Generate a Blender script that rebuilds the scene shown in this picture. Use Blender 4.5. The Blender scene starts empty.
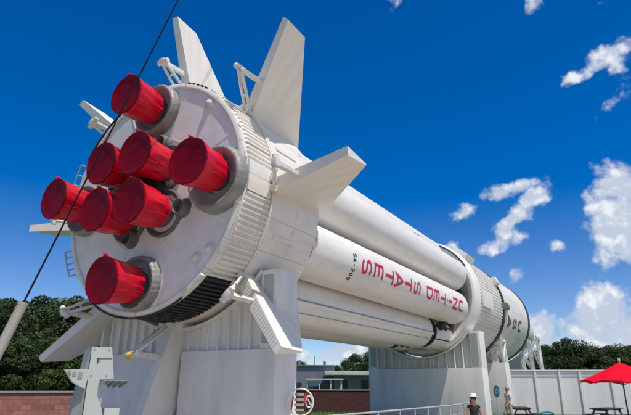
import bpy, bmesh, math, random
from mathutils import Vector, Matrix
random.seed(7)
S = bpy.context.scene
R = math.radians
sin, cos, pi = math.sin, math.cos, math.pi

# ------------------------------------------------------------------ camera, sky, sun, exposure
CAM = Vector((0, 0, 1.7))
F_PX, PITCH, ROLL, PW, PH = 524.7, R(18.844), R(0.219), 631.0, 415.0
FW = Vector((0, cos(PITCH), sin(PITCH)))
UP0 = Vector((0, -sin(PITCH), cos(PITCH)))
RT = Vector((1, 0, 0)) * cos(ROLL) + UP0 * sin(ROLL)
UPV = UP0 * cos(ROLL) - Vector((1, 0, 0)) * sin(ROLL)
cd = bpy.data.cameras.new('camera')
cam = bpy.data.objects.new('camera', cd)
S.collection.objects.link(cam)
cd.sensor_width = 36.0
cd.lens = 36.0 * F_PX / PW
cd.clip_end = 6000
cam.matrix_world = Matrix(((RT.x, UPV.x, -FW.x, CAM.x), (RT.y, UPV.y, -FW.y, CAM.y),
                           (RT.z, UPV.z, -FW.z, CAM.z), (0, 0, 0, 1)))
S.camera = cam


def ray(x, y):
    """direction of a reference pixel (used only to measure where things stand)"""
    d = FW * F_PX + RT * (x - PW / 2) + UPV * (PH / 2 - y)
    return d.normalized()


def at_depth(x, y, d):
    r = ray(x, y)
    return CAM + r * (d / r.y)


def at_z(x, y, z):
    r = ray(x, y)
    return CAM + r * ((z - CAM.z) / r.z)


S.view_settings.view_transform = 'Standard'
S.view_settings.look = 'None'
S.view_settings.gamma = 1
S.view_settings.use_curve_mapping = False
S.view_settings.exposure = 0.0

SUN = Vector((0.275, -0.325, 0.905)).normalized()      # towards the sun
sl = bpy.data.lights.new('sun', 'SUN')
sl.energy = 4.3
sl.angle = R(0.5)
sl.color = (1.0, 0.955, 0.89)
so = bpy.data.objects.new('sun', sl)
S.collection.objects.link(so)
so.location = (0, 0, 60)
so.rotation_euler = SUN.to_track_quat('Z', 'Y').to_euler()

W = bpy.data.worlds.new('World')
S.world = W
W.use_nodes = True
wt = W.node_tree
wt.nodes.clear()
WN = wt.nodes.new
wl = wt.links.new


def wmath(op, a, b=None, c=None, clamp=False):
    n = WN('ShaderNodeMath')
    n.operation = op
    n.use_clamp = clamp
    for i, v in enumerate((a, b, c)):
        if v is None:
            continue
        if isinstance(v, (int, float)):
            n.inputs[i].default_value = v
        else:
            wl(v, n.inputs[i])
    return n.outputs[0]


def wvec(op, a, b=None):
    n = WN('ShaderNodeVectorMath')
    n.operation = op
    for i, v in enumerate((a, b)):
        if v is None:
            continue
        if isinstance(v, (tuple, Vector)):
            n.inputs[i].default_value = tuple(v)
        else:
            wl(v, n.inputs[i])
    return n


sky = WN('ShaderNodeTexSky')
sky.sky_type = 'NISHITA'
sky.sun_disc = False
sky.sun_elevation = math.asin(SUN.z)
sky.sun_rotation = math.atan2(SUN.x, SUN.y)
sky.altitude = 0
sky.air_density = 0.8
sky.dust_density = 0.0
sky.ozone_density = 5.0
hs = WN('ShaderNodeHueSaturation')
wl(sky.outputs[0], hs.inputs['Color'])
tc = WN('ShaderNodeTexCoord')
DIR = tc.outputs['Generated']
sepd = WN('ShaderNodeSeparateXYZ')          # the sky deepens towards the zenith
wl(DIR, sepd.inputs[0])


def wramp(lo, hi, a, b_):
    n = WN('ShaderNodeMapRange')
    n.inputs['From Min'].default_value = lo
    n.inputs['From Max'].default_value = hi
    n.inputs['To Min'].default_value = a
    n.inputs['To Max'].default_value = b_
    wl(sepd.outputs[2], n.inputs['Value'])
    return n.outputs[0]


sund = wvec('DOT_PRODUCT', DIR, SUN).outputs['Value']
aur = WN('ShaderNodeMapRange')              # and is made paler round the sun, out of view, to whiten the fill light
aur.interpolation_type = 'SMOOTHSTEP'
wl(sund, aur.inputs['Value'])
aur.inputs['From Min'].default_value = .50
aur.inputs['From Max'].default_value = .86
aur.inputs['To Min'].default_value = 1.0
aur.inputs['To Max'].default_value = 0.22
wl(wmath('MULTIPLY', wramp(.10, .36, 1.15, 1.42), aur.outputs[0]), hs.inputs['Saturation'])
wl(wramp(.10, .40, 1.20, 1.40), hs.inputs['Value'])
hs.inputs['Hue'].default_value = .508
# fluffy cumulus: each is an oval patch of sky directions broken up by noise
CLOUDS = [  # px, py, radius x, radius y, turn, strength
    (505, 192, 30, 12, 20, 1.5), (522, 186, 20, 11, 0, 1.3), (534, 200, 26, 14, 40, 1.9), (512, 222, 36, 14, 36, 2.0), (494, 242, 24, 11, 12, 1.5), (518, 236, 22, 8, 12, 1.1),
    (464, 209, 20, 10, 25, 1.2), (453, 247, 14, 8, 10, .8), (557, 248, 11, 8, 0, 1.0), (519, 272, 11, 8, 0, 1.0), (540, 265, 8, 4, 0, .5),
    (622, 190, 26, 36, 12, 1.9), (618, 222, 32, 42, 0, 2.1), (640, 230, 44, 54, 0, 2.1), (606, 258, 16, 22, 0, 1.3),
    (602, 304, 30, 26, 0, 2.6), (594, 318, 36, 20, 0, 2.4), (588, 328, 44, 18, 0, 2.0), (625, 332, 50, 24, 0, 2.4), (541, 332, 22, 30, 0, 2.5),
    (560, 344, 34, 14, 0, 1.6), (574, 352, 70, 14, 0, 1.6),
    (530, 3, 14, 16, 25, 1.3), (594, 66, 34, 9, 28, 1.2), (614, 50, 30, 11, 30, 1.4), (618, 64, 13, 26, 12, 1.1), (608, 102, 22, 7, 32, .8), (604, 0, 30, 6, 0, .75),
    (395, 0, 18, 6, 0, .5), (345, 353, 60, 14, 0, 1.7), (-3, 306, 22, 12, 0, 1.4), (310, 352, 34, 10, 0, 1.4),
    (700, 300, 60, 40, 0, 1.6), (730, 150, 60, 40, 0, 1.3), (-120, 250, 70, 30, 0, 1.2), (-180, 330, 60, 24, 0, 1.4)]
n1 = WN('ShaderNodeTexNoise')
n1.inputs['Scale'].default_value = 11
n1.inputs['Detail'].default_value = 8
n1.inputs['Roughness'].default_value = 0.62
wl(DIR, n1.inputs['Vector'])
warp = wvec('SCALE', wvec('SUBTRACT', n1.outputs['Color'], (0.5, 0.5, 0.5)).outputs[0])
warp.inputs['Scale'].default_value = 0.06
WD = wvec('ADD', DIR, warp.outputs[0]).outputs[0]
field = None
for (px, py, rx, ry, ang, st) in CLOUDS:
    c = ray(px, py)
    e1 = RT * cos(R(ang)) - UPV * sin(R(ang)) * -1
    e1 = (e1 - c * e1.dot(c)).normalized()
    e2 = c.cross(e1).normalized()
    # an off-axis patch covers less angle per pixel
    k = (1.0 / F_PX) * FW.dot(c)
    a = wvec('DOT_PRODUCT', WD, e1 / (rx * k)).outputs['Value']
    b = wvec('DOT_PRODUCT', WD, e2 / (ry * k)).outputs['Value']
    q = wmath('ADD', wmath('MULTIPLY', a, a), wmath('MULTIPLY', b, b))
    m = wmath('MULTIPLY', wmath('SUBTRACT', 1.0, wmath('POWER', q, 0.5)), st)
    field = m if field is None else wmath('SMOOTH_MAX', field, m, 0.18)
n2 = WN('ShaderNodeTexNoise')
n2.inputs['Scale'].default_value = 34
n2.inputs['Detail'].default_value = 7
n2.inputs['Roughness'].default_value = 0.6
wl(DIR, n2.inputs['Vector'])
def puffs(vec):
    v = WN('ShaderNodeTexVoronoi')
    v.feature = 'F1'
    v.inputs['Scale'].default_value = 21
    v.inputs['Detail'].default_value = 2.0
    v.inputs['Roughness'].default_value = 0.55
    v.inputs['Lacunarity'].default_value = 2.3
    wl(vec, v.inputs['Vector'])
    return v.outputs['Distance']


warp2 = wvec('SCALE', wvec('SUBTRACT', n1.outputs['Color'], (0.5, 0.5, 0.5)).outputs[0])
warp2.inputs['Scale'].default_value = 0.025
PD = wvec('ADD', DIR, warp2.outputs[0]).outputs[0]
pf = puffs(PD)
dens = wmath('ADD', wmath('ADD', wmath('MAXIMUM', field, -1.0), wmath('MULTIPLY', wmath('SUBTRACT', 0.74, pf), 1.15)),
             wmath('MULTIPLY', wmath('SUBTRACT', n2.outputs['Fac'], 0.50), 1.7))
mr = WN('ShaderNodeMapRange')
mr.interpolation_type = 'SMOOTHSTEP'
wl(dens, mr.inputs['Value'])
mr.inputs['From Min'].default_value = -0.10
mr.inputs['From Max'].default_value = 0.95
alpha = mr.outputs[0]
# billow relief: compare the puffs with themselves a little way towards the sun
n3 = WN('ShaderNodeTexNoise')
n3.inputs['Scale'].default_value = 34
n3.inputs['Detail'].default_value = 5
n3.inputs['Roughness'].default_value = 0.55
wl(wvec('ADD', DIR, (0.003, -0.005, 0.012)).outputs[0], n3.inputs['Vector'])
rel = wmath('ADD', wmath('MULTIPLY', wmath('SUBTRACT', n2.outputs['Fac'], n3.outputs['Fac']), 1.6), wmath('MULTIPLY', wmath('SUBTRACT', 0.5, pf), 0.75))
shade = wmath('ADD', wmath('ADD', 0.74, rel), wmath('MULTIPLY', wmath('MINIMUM', dens, 1.4), -0.05), clamp=True)
cr = WN('ShaderNodeValToRGB')
cr.color_ramp.elements[0].color = (5.6, 6.3, 7.5, 1)
cr.color_ramp.elements[0].position = 0.35
cr.color_ramp.elements[1].color = (9.0, 9.2, 9.6, 1)
cr.color_ramp.elements[1].position = 0.75
wl(shade, cr.inputs[0])
mx = WN('ShaderNodeMix')
mx.data_type = 'RGBA'
wl(wmath('MULTIPLY', alpha, 0.95), mx.inputs[0])
wl(hs.outputs[0], mx.inputs[6])
wl(cr.outputs[0], mx.inputs[7])
bg = WN('ShaderNodeBackground')
bg.inputs['Strength'].default_value = 0.10
wl(mx.outputs[2], bg.inputs['Color'])
wo = WN('ShaderNodeOutputWorld')
wl(bg.outputs[0], wo.inputs['Surface'])

# ------------------------------------------------------------------ materials
MATS = {}


def mat(name, col, rough=0.5, metal=0.0, dirt=0.0, dirtcol=(0.25, 0.2, 0.15), scale=1.5, bump=0.0, bscale=20,
        streak=None, spec=0.5, seam=None, coat=0.0):
    """painted / cloth / stone surface: base colour with broad uneven weathering and fine bump.
    streak: stretch of the dirt noise (x,y,z); seam: (angle count, y spacing) engraved panel joints round the local Y axis"""
    if name in MATS:
        return MATS[name]
    m = bpy.data.materials.new(name)
    MATS[name] = m
    m.use_nodes = True
    t = m.node_tree
    b = t.nodes['Principled BSDF']
    b.inputs['Base Color'].default_value = (*col, 1)
    b.inputs['Roughness'].default_value = rough
    b.inputs['Metallic'].default_value = metal
    b.inputs['Specular IOR Level'].default_value = spec
    b.inputs['Coat Weight'].default_value = coat
    tcn = t.nodes.new('ShaderNodeTexCoord')
    vec = tcn.outputs['Object']
    if dirt > 0:
        mp = t.nodes.new('ShaderNodeMapping')
        mp.inputs['Scale'].default_value = streak or (1, 1, 1)
        t.links.new(vec, mp.inputs['Vector'])
        n = t.nodes.new('ShaderNodeTexNoise')
        n.inputs['Scale'].default_value = scale
        n.inputs['Detail'].default_value = 7
        n.inputs['Roughness'].default_value = 0.62
        t.links.new(mp.outputs[0], n.inputs['Vector'])
        r = t.nodes.new('ShaderNodeMapRange')
        r.inputs['From Min'].default_value = 0.42
        r.inputs['From Max'].default_value = 0.78
        r.inputs['To Max'].default_value = dirt
        t.links.new(n.outputs['Fac'], r.inputs['Value'])
        x = t.nodes.new('ShaderNodeMix')
        x.data_type = 'RGBA'
        x.inputs[6].default_value = (*col, 1)
        x.inputs[7].default_value = (*dirtcol, 1)
        t.links.new(r.outputs[0], x.inputs[0])
        t.links.new(x.outputs[2], b.inputs['Base Color'])
        r2 = t.nodes.new('ShaderNodeMapRange')
        r2.inputs['To Min'].default_value = max(rough - 0.12, 0.05)
        r2.inputs['To Max'].default_value = min(rough + 0.18, 1)
        t.links.new(n.outputs['Fac'], r2.inputs['Value'])
        t.links.new(r2.outputs[0], b.inputs['Roughness'])
    height = None
    if bump > 0:
        n = t.nodes.new('ShaderNodeTexNoise')
        n.inputs['Scale'].default_value = bscale
        n.inputs['Detail'].default_value = 4
        t.links.new(vec, n.inputs['Vector'])
        height = n.outputs['Fac']
    if seam:
        sp = t.nodes.new('ShaderNodeSeparateXYZ')
        t.links.new(vec, sp.inputs[0])

        def mm(op, a, bb=None):
            k = t.nodes.new('ShaderNodeMath')
            k.operation = op
            for i, v in enumerate((a, bb)):
                if v is None:
                    continue
                if isinstance(v, (int, float)):
                    k.inputs[i].default_value = v
                else:
                    t.links.new(v, k.inputs[i])
            return k.outputs[0]
        an = mm('ARCTAN2', sp.outputs[0], sp.outputs[2])
        l1 = mm('GREATER_THAN', mm('ABSOLUTE', mm('SUBTRACT', mm('FRACT', mm('MULTIPLY', an, seam[0] / (2 * pi))), 0.5)), 0.5 - 0.012 * seam[0] / 24)
        l2 = mm('GREATER_THAN', mm('ABSOLUTE', mm('SUBTRACT', mm('FRACT', mm('MULTIPLY', sp.outputs[1], 1 / seam[1])), 0.5)), 0.5 - 0.008 / seam[1])
        ln = mm('MULTIPLY', mm('MAXIMUM', l1, l2), -0.6)
        if dirt > 0:
            xs = t.nodes.new('ShaderNodeMix')
            xs.data_type = 'RGBA'
            xs.inputs[7].default_value = (*[c * .55 for c in dirtcol], 1)
            t.links.new(mm('MULTIPLY', mm('MAXIMUM', l1, l2), .55), xs.inputs[0])
            t.links.new(x.outputs[2], xs.inputs[6])
            t.links.new(xs.outputs[2], b.inputs['Base Color'])
        height = ln if height is None else mm('ADD', ln, mm('MULTIPLY', height, 0.4))
        bump = max(bump, 0.25)
    if height is not None:
        bn = t.nodes.new('ShaderNodeBump')
        bn.inputs['Strength'].default_value = bump
        bn.inputs['Distance'].default_value = 0.02
        t.links.new(height, bn.inputs['Height'])
        t.links.new(bn.outputs[0], b.inputs['Normal'])
    return m


WHITE = mat('white_paint', (0.77, 0.725, 0.665), 0.38, dirt=0.5, dirtcol=(0.47, 0.43, 0.37), scale=1.3, streak=(1.5, .5, 1.5), bump=0.06, bscale=3, seam=(24, 1.15))
WHITE_TANK = mat('tank_paint', (0.79, 0.765, 0.72), 0.36, dirt=0.5, dirtcol=(0.50, 0.44, 0.37), scale=1.5, streak=(1.4, .25, 1.4), bump=0.05, bscale=2.2, seam=(1, 3.05))
WHITE_FIN = mat('fin_paint', (0.79, 0.745, 0.68), 0.42, dirt=0.45, dirtcol=(0.52, 0.47, 0.40), scale=1.1, streak=(1, 1.6, .35), bump=0.05, bscale=2.5)
WHITE_TUBE = mat('tube_paint', (0.72, 0.69, 0.63), 0.45, dirt=0.5, dirtcol=(0.35, 0.28, 0.2), scale=6)
PLATE = mat('shield_paint', (0.78, 0.74, 0.71), 0.5, dirt=0.5, dirtcol=(0.50, 0.46, 0.45), scale=2.2, bump=0.12, bscale=5)
CRADLE = mat('cradle_paint', (0.79, 0.775, 0.74), 0.5, dirt=0.5, dirtcol=(0.38, 0.37, 0.35), scale=1.2, streak=(1, 1, .3), bump=0.05, bscale=4)
PANEL = mat('panel_paint', (0.82, 0.795, 0.755), 0.5, dirt=0.55, dirtcol=(0.45, 0.44, 0.42), scale=1.1, streak=(1, 1, .25), bump=0.05, bscale=3)
BLACK = mat('black_paint', (0.012, 0.012, 0.014), 0.45, dirt=0.4, dirtcol=(0.04, 0.04, 0.042), scale=2)
DARK = mat('dark_interior', (0.03, 0.03, 0.032), 0.8, dirt=0.5, dirtcol=(0.07, 0.065, 0.06), scale=3)
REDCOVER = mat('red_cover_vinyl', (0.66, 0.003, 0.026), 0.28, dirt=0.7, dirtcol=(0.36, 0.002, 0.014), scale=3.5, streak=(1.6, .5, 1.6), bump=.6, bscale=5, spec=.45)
REDCAP = mat('red_cap_shaded', (0.21, 0.001, 0.011), 0.5, dirt=0.8, dirtcol=(0.13, 0.001, 0.009), scale=4, bump=.7, bscale=4, spec=.12)  # cover red deepened to carry the shade on the aft-facing caps
BOOT = mat('grey_quilted_boot', (0.27, 0.265, 0.25), 0.45, dirt=0.7, dirtcol=(0.13, 0.13, 0.12), scale=3, bump=0.8, bscale=8)
PIPE = mat('exhaust_grey', (0.14, 0.14, 0.14), 0.6, dirt=0.5, dirtcol=(0.06, 0.06, 0.06), scale=4)
LETTER = mat('red_letters', (0.50, 0.008, 0.045), 0.45)
LETTER_DK = mat('dark_red_letters', (0.13, 0.012, 0.022), 0.45)
LETTER_BK = mat('black_letters', (0.02, 0.02, 0.022), 0.45)
RECESS = mat('recess_shade_grey', (0.40, 0.43, 0.39), 0.55, dirt=0.4, dirtcol=(0.28, 0.29, 0.26), scale=2)  # shade inside the hollow end posts, put into a flat colour
PEDW = mat('pedestal_paint', (0.47, 0.50, 0.47), 0.45, dirt=0.7, dirtcol=(0.42, 0.44, 0.40), scale=1.6, streak=(1, 1, .4))
PEDG = mat('pedestal_green_grey', (0.26, 0.30, 0.29), 0.5, dirt=0.4, dirtcol=(0.18, 0.2, 0.2), scale=2)
YEL = mat('yellow_cap', (0.75, 0.42, 0.05), 0.4)
STEEL = mat('rail_steel', (0.42, 0.42, 0.42), 0.4, dirt=0.4, dirtcol=(0.35, 0.33, 0.3), scale=8)

# ------------------------------------------------------------------ mesh helpers


class MB:
    def __init__(self):
        self.bm = bmesh.new()

    def box(self, c, s, rot=None):
        m = Matrix.Translation(c)
        if rot is not None:
            m = m @ rot
        m = m @ Matrix.Diagonal((s[0], s[1], s[2], 1))
        bmesh.ops.create_cube(self.bm, size=1, matrix=m)
        return self

    def lathe(self, prof, n=96, th0=0, th1=360, c=(0, 0), rfun=None):
        """profile of (y, r) swept about the line x=c0, z=c1; th is clockwise from up"""
        full = abs(th1 - th0) >= 359.99
        k = n if full else n + 1
        rings = []
        for (y, r) in prof:
            if r <= 1e-6:
                v = self.bm.verts.new((c[0], y, c[1]))
                rings.append([v] * k)
                continue
            row = []
            for i in range(k):
                t = R(th0 + (th1 - th0) * i / n)
                rr = r + (rfun(t, y) if rfun else 0)
                row.append(self.bm.verts.new((c[0] + rr * sin(t), y, c[1] + rr * cos(t))))
            rings.append(row)
        for a, b in zip(rings, rings[1:]):
            for i in range(n):
                j = (i + 1) % k
                vs = []
                for v in (a[i], a[j], b[j], b[i]):
                    if v not in vs:
                        vs.append(v)
                if len(vs) > 2:
                    self.bm.faces.new(vs)
        return self

    def tube(self, pts, r, n=8, r2=None, cap=True):
        pts = [Vector(p) for p in pts]
        rows = []
        nrm = None
        for i, p in enumerate(pts):
            d = (pts[min(i + 1, len(pts) - 1)] - pts[max(i - 1, 0)]).normalized()
            if nrm is None:
                nrm = d.orthogonal().normalized()
            nrm = (nrm - d * nrm.dot(d)).normalized()
            bi = d.cross(nrm)
            rr = r if r2 is None else r + (r2 - r) * i / (len(pts) - 1)
            rows.append([self.bm.verts.new(p + (nrm * cos(2 * pi * k / n) + bi * sin(2 * pi * k / n)) * rr) for k in range(n)])
        for a, b in zip(rows, rows[1:]):
            for k in range(n):
                self.bm.faces.new((a[k], a[(k + 1) % n], b[(k + 1) % n], b[k]))
        if cap:
            self.bm.faces.new(rows[0][::-1])
            self.bm.faces.new(rows[-1])
        return self

    def beam(self, a, b, w, h, up=(0, 0, 1)):
        a, b = Vector(a), Vector(b)
        d = (b - a)
        L = d.length
        d.normalize()
        x = d.cross(Vector(up))
        if x.length < 1e-4:
            x = d.orthogonal()
        x.normalize()
        z = x.cross(d)
        m = Matrix(((x.x, d.x, z.x, 0), (x.y, d.y, z.y, 0), (x.z, d.z, z.z, 0), (0, 0, 0, 1)))
        return self.box((a + b) / 2, (w, L, h), m)

    def prism(self, poly, y0, y1):
        """polygon of (x, z) extruded along y"""
        a = [self.bm.verts.new((x, y0, z)) for x, z in poly]
        b = [self.bm.verts.new((x, y1, z)) for x, z in poly]
        self.bm.faces.new(a)
        self.bm.faces.new(b[::-1])
        n = len(poly)
        for i in range(n):
            self.bm.faces.new((a[i], b[i], b[(i + 1) % n], a[(i + 1) % n]))
        return self

    def hexa(self, v):
        vs = [self.bm.verts.new(p) for p in v]
        for f in ((0, 1, 2, 3), (7, 6, 5, 4), (0, 4, 5, 1), (1, 5, 6, 2), (2, 6, 7, 3), (3, 7, 4, 0)):
            self.bm.faces.new([vs[i] for i in f])
        return self

    def sphere(self, c, r, n=12):
        bmesh.ops.create_uvsphere(self.bm, u_segments=n, v_segments=max(n // 2, 6), radius=1,
                                  matrix=Matrix.Translation(c) @ Matrix.Diagonal((*(r if isinstance(r, tuple) else (r, r, r)), 1)))
        return self

    def bevel(self, w):
        bmesh.ops.bevel(self.bm, geom=[e for e in self.bm.edges if e.is_manifold and e.calc_face_angle(0) > 0.5], offset=w,
                        segments=2, profile=0.7, affect='EDGES', clamp_overlap=True)
        return self

    def build(self, name, material, parent=None, smooth=30, normals=True):
        bm = self.bm
        if normals:
            bmesh.ops.recalc_face_normals(bm, faces=bm.faces)
        me = bpy.data.meshes.new(name)
        bm.to_mesh(me)
        bm.free()
        mats = material if isinstance(material, (list, tuple)) else [material]
        for m in mats:
            me.materials.append(m)
        if smooth:
            me.shade_smooth()
            me.set_sharp_from_angle(angle=R(smooth))
        o = bpy.data.objects.new(name, me)
        S.collection.objects.link(o)
        if parent:
            o.parent = parent
        return o


def build_each(b, name, material, parent=None, smooth=30):
    """every loose piece of the builder becomes an object of its own"""
    bm = b.bm
    bmesh.ops.recalc_face_normals(bm, faces=bm.faces)
    seen, out = set(), []
    for f0 in bm.faces:
        if f0 in seen:
            continue
        st, isl = [f0], []
        seen.add(f0)
        while st:
            f = st.pop()
            isl.append(f)
            for v in f.verts:
                for g in v.link_faces:
                    if g not in seen:
                        seen.add(g)
                        st.append(g)
        idx, vs, fs = {}, [], []
        for f in isl:
            row = []
            for v in f.verts:
                if v not in idx:
                    idx[v] = len(vs)
                    vs.append(tuple(v.co))
                row.append(idx[v])
            fs.append(row)
        me = bpy.data.meshes.new(name)
        me.from_pydata(vs, [], fs)
        me.materials.append(material)
        if smooth:
            me.shade_smooth()
            me.set_sharp_from_angle(angle=R(smooth))
        o = bpy.data.objects.new(name, me)
        S.collection.objects.link(o)
        if parent:
            o.parent = parent
        out.append(o)
    bm.free()
    return out


def tag(o, label=None, cat=None, group=None, kind=None):
    if label:
        o['label'] = label
    if cat:
        o['category'] = cat
    if group:
        o['group'] = group
    if kind:
        o['kind'] = kind
    return o


def thing(name, label, cat, loc=(0, 0, 0), rz=0.0, group=None):
    o = bpy.data.objects.new(name, None)
    o.empty_display_size = 0.3
    S.collection.objects.link(o)
    o.location = loc
    o.rotation_euler = (0, 0, rz)
    return tag(o, label, cat, group)


def copy_tree(o, parent=None):
    c = o.copy()
    S.collection.objects.link(c)
    if parent:
        c.parent = parent
    for ch in list(o.children):
        copy_tree(ch, c)
    return c


# ------------------------------------------------------------------ ground
GRASS = mat('lawn', (0.075, 0.135, 0.03), 0.9, dirt=0.8, dirtcol=(0.05, 0.085, 0.02), scale=0.8, bump=0.9, bscale=18)
PAVE = mat('concrete_paving', (0.40, 0.35, 0.29), 0.85, dirt=0.6, dirtcol=(0.30, 0.26, 0.24), scale=1.2, bump=0.2, bscale=25)
PINK = mat('pink_paver', (0.48, 0.27, 0.23), 0.85, dirt=0.6, dirtcol=(0.34, 0.18, 0.15), scale=3, bump=0.2, bscale=25)


def sheet(name, pts, z, material, kind='structure'):
    bm = bmesh.new()
    bm.faces.new([bm.verts.new((x, y, z)) for x, y in pts])
    b = MB()
    b.bm.free()
    b.bm = bm
    return tag(b.build(name, material, smooth=0), kind=kind)


sheet('ground', [(-1500, -1500), (1500, -1500), (1500, 1500), (-1500, 1500)], 0, GRASS)
sheet('plaza', [(5.2, -30), (60, -30), (60, 34), (13.0, 34), (9.5, 28.5), (5.2, 16.5)], 0.004, PAVE)
sheet('footpath', [(8.2, 28.3), (9.3, 28.5), (12.8, 34.0), (12.2, 35.0)], 0.008, PINK)
sheet('bounce_slab', [(-14, -12), (5.19, -12), (5.19, 16.5), (7.5, 24), (-1, 24), (-14, 18)], 0.004, PAVE)  # paving widened out of view to bounce warm light under the rocket

# ------------------------------------------------------------------ the rocket (local: x side, y along axis towards the nose, z up)
AZ, TILT = R(31.178), R(0.344)
AX = Vector((sin(AZ) * cos(TILT), cos(AZ) * cos(TILT), sin(TILT)))
SD = Vector((cos(AZ), -sin(AZ), 0))
UPR = SD.cross(AX)
BASE = Vector((-4.480, 13.290, 6.587))
rocket = thing('rocket', 'huge white two-stage rocket lying on its side with red covered engines and tail fins', 'rocket')
rocket.matrix_world = Matrix(((SD.x, AX.x, UPR.x, BASE.x), (SD.y, AX.y, UPR.y, BASE.y), (SD.z, AX.z, UPR.z, BASE.z), (0, 0, 0, 1)))


def P(s, r, th, c=(0, 0)):
    return Vector((c[0] + r * sin(R(th)), s, c[1] + r * cos(R(th))))


# base plate with rim
b = MB().lathe([(0.012, 0), (0.0, 1.0), (0.0, 3.14), (0.05, 3.14)], 128)
plate = b.build('base_plate', PLATE, rocket)
b = MB()
for k in range(8):                                  # joint strips and panels of the heat shield
    th = 22.5 + 45 * k
    b.beam(P(-.006, 1.55, th), P(-.006, 3.1, th), .05, .012, (0, 1, 0))
b.lathe([(0, 1.60), (-.010, 1.60), (-.010, 1.64), (0, 1.64)], 96)
build_each(b, 'joint_strip', PLATE, plate)
b = MB()
for th, r in ((42, 2.94), (128, 2.93), (136, 2.75), (215, 2.9), (310, 2.9)):
    b.lathe([(.0, .15), (-.03, .15), (-.035, .10), (-.09, .085), (-.12, .05), (-.13, 0)], 16, c=(r * sin(R(th)), r * cos(R(th))))
build_each(b, 'fitting', WHITE_TUBE, plate)
b = MB().lathe([(0.10, 3.10), (-.03, 3.10), (-.055, 3.14), (-.05, 3.2), (-.02, 3.25), (.10, 3.25)], 160)
rim = b.build('rim', WHITE, rocket)
b = MB()
for k in range(26):
    th = 13.8 * k + random.uniform(-3, 3)
    if 140 < th < 215:
        continue
    m = Matrix.Rotation(R(th), 4, 'Y')
    b.box(P(.03, 3.26, th), (random.uniform(.08, .16), .10, .04), m)
build_each(b, 'rim_clip', WHITE_TUBE, rim)
b = MB()
for k in range(5):
    th = 20 + 3.2 * k
    b.beam(P(-.01, 3.26, th), P(-.01, 3.26, th + 1.8), .05, .04, (0, 1, 0))
for a, c_ in ((152, 215), (-60, -20)):
    b.tube([P(-.03, 3.29, a + (c_ - a) * i / 20) for i in range(21)], .03, 6)
build_each(b, 'black_gasket', BLACK, rim)
b = MB()
hp = [(-.22, 138, 143.5)]
for (yy, a, c_) in hp:
    b.beam(P(-.1, 3.28, 137.5), P(-.1, 3.28, 141), .08, .14, (0, 1, 0))
    b.beam(P(-.1, 3.28, 141), P(-.1, 3.28, 145.5), .08, .14, (0, 1, 0))
    b.beam(P(-.1, 3.28, 145.5), P(-.1, 3.28, 150), .08, .14, (0, 1, 0))
build_each(b, 'edge_plate', WHITE_TUBE, rim)
for a, c_, nn in ((-124, -110, 4), (-80, -64, 3), (-30, -20, 2)):      # little hand rails round the rim
    b = MB()
    b.tube([P(-.05, 3.5, a + (c_ - a) * i / 10) for i in range(11)], .022, 6)
    for i in range(nn + 1):
        th = a + (c_ - a) * i / nn
        b.tube([P(-.05, 3.5, th), P(.12, 3.27, th)], .02, 6)
    b.build('hand_rail', STEEL, rim)

# corrugated skirt with panels, black section below
NRIB = 150


def rib_profile(lo, hi, n, th0, th1, r0, h, duty=0.45):
    """list of (theta, radius) for longitudinal hat stiffeners"""
    out = []
    st = 360.0 / n
    k0, k1 = math.ceil(th0 / st), math.floor(th1 / st)
    out.append((th0, r0))
    for k in range(k0, k1 + 1):
        c = k * st
        for f, rr in ((-duty / 2 - .06, 0), (-duty / 2 + .04, h), (duty / 2 - .04, h), (duty / 2 + .06, 0)):
            t = c + f * st
            if th0 < t < th1:
                out.append((t, r0 + rr))
    out.append((th1, r0))
    return out


def ribbed(th0, th1, s0, s1, r0, h, n, taper=0.06, duty=.45):
    b = MB()
    prof = rib_profile(0, 0, n, th0, th1, r0, h, duty)
    rows = []
    for s, f in ((s0, 0), (s0 + taper, 1), (s1 - taper, 1), (s1, 0)):
        rows.append([b.bm.verts.new(P(s, r0 + (rr - r0) * f, t)) for t, rr in prof])
    for a, c_ in zip(rows, rows[1:]):
        for i in range(len(a) - 1):
            b.bm.faces.new((a[i], a[i + 1], c_[i + 1], c_[i]))
    return b


ribbed(-150, 138, 0.1, 1.12, 3.235, .055, NRIB).build('corrugated_skirt', WHITE, rocket, smooth=15)
ribbed(138, 210, 0.1, 1.30, 3.235, .05, NRIB).build('black_skirt', BLACK, rocket, smooth=15)
b = MB()
for (a, c_) in ((83.5, 97.5), (-10, 8), (-100, -86)):
    prof = [(.12, 3.24), (.12, 3.30), (.99, 3.30), (.99, 3.24)]
    b.lathe(prof, 12, a, c_)
    for t in (a, c_):
        q = [b.bm.verts.new(P(s, r, t)) for s, r in prof]
        b.bm.faces.new(q)
    bmesh.ops.remove_doubles(b.bm, verts=b.bm.verts, dist=1e-4)
build_each(b, 'access_panel', WHITE, rocket)
b = MB().lathe([(1.10, 3.2), (1.10, 3.31), (1.17, 3.33), (1.22, 3.33), (1.24, 3.30)], 128, -150, 138)
b.build('skirt_ring', WHITE, rocket)
b = MB()
b.lathe([(1.23, 3.2), (1.23, 3.29), (3.40, 3.29), (3.45, 3.25), (3.45, 1.3)], 144)
shroud = b.build('tail_shroud', WHITE, rocket)
b = MB()
for th in (20, 68, 112.5, 127, -22, -68):
    b.beam(P(1.5, 3.305, th), P(2.5, 3.305, th), .12, .03, P(0, 1, th))
for th, s in ((108, 2.3), (60, 3.0), (118, 3.3), (100, 2.9)):
    b.tube([P(s, 3.28, th), P(s, 3.31, th)], .07, 12)
b.box(P(3.6, 3.2, 106), (.12, .14, .10))
build_each(b, 'shroud_fitting', WHITE, shroud)

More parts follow.
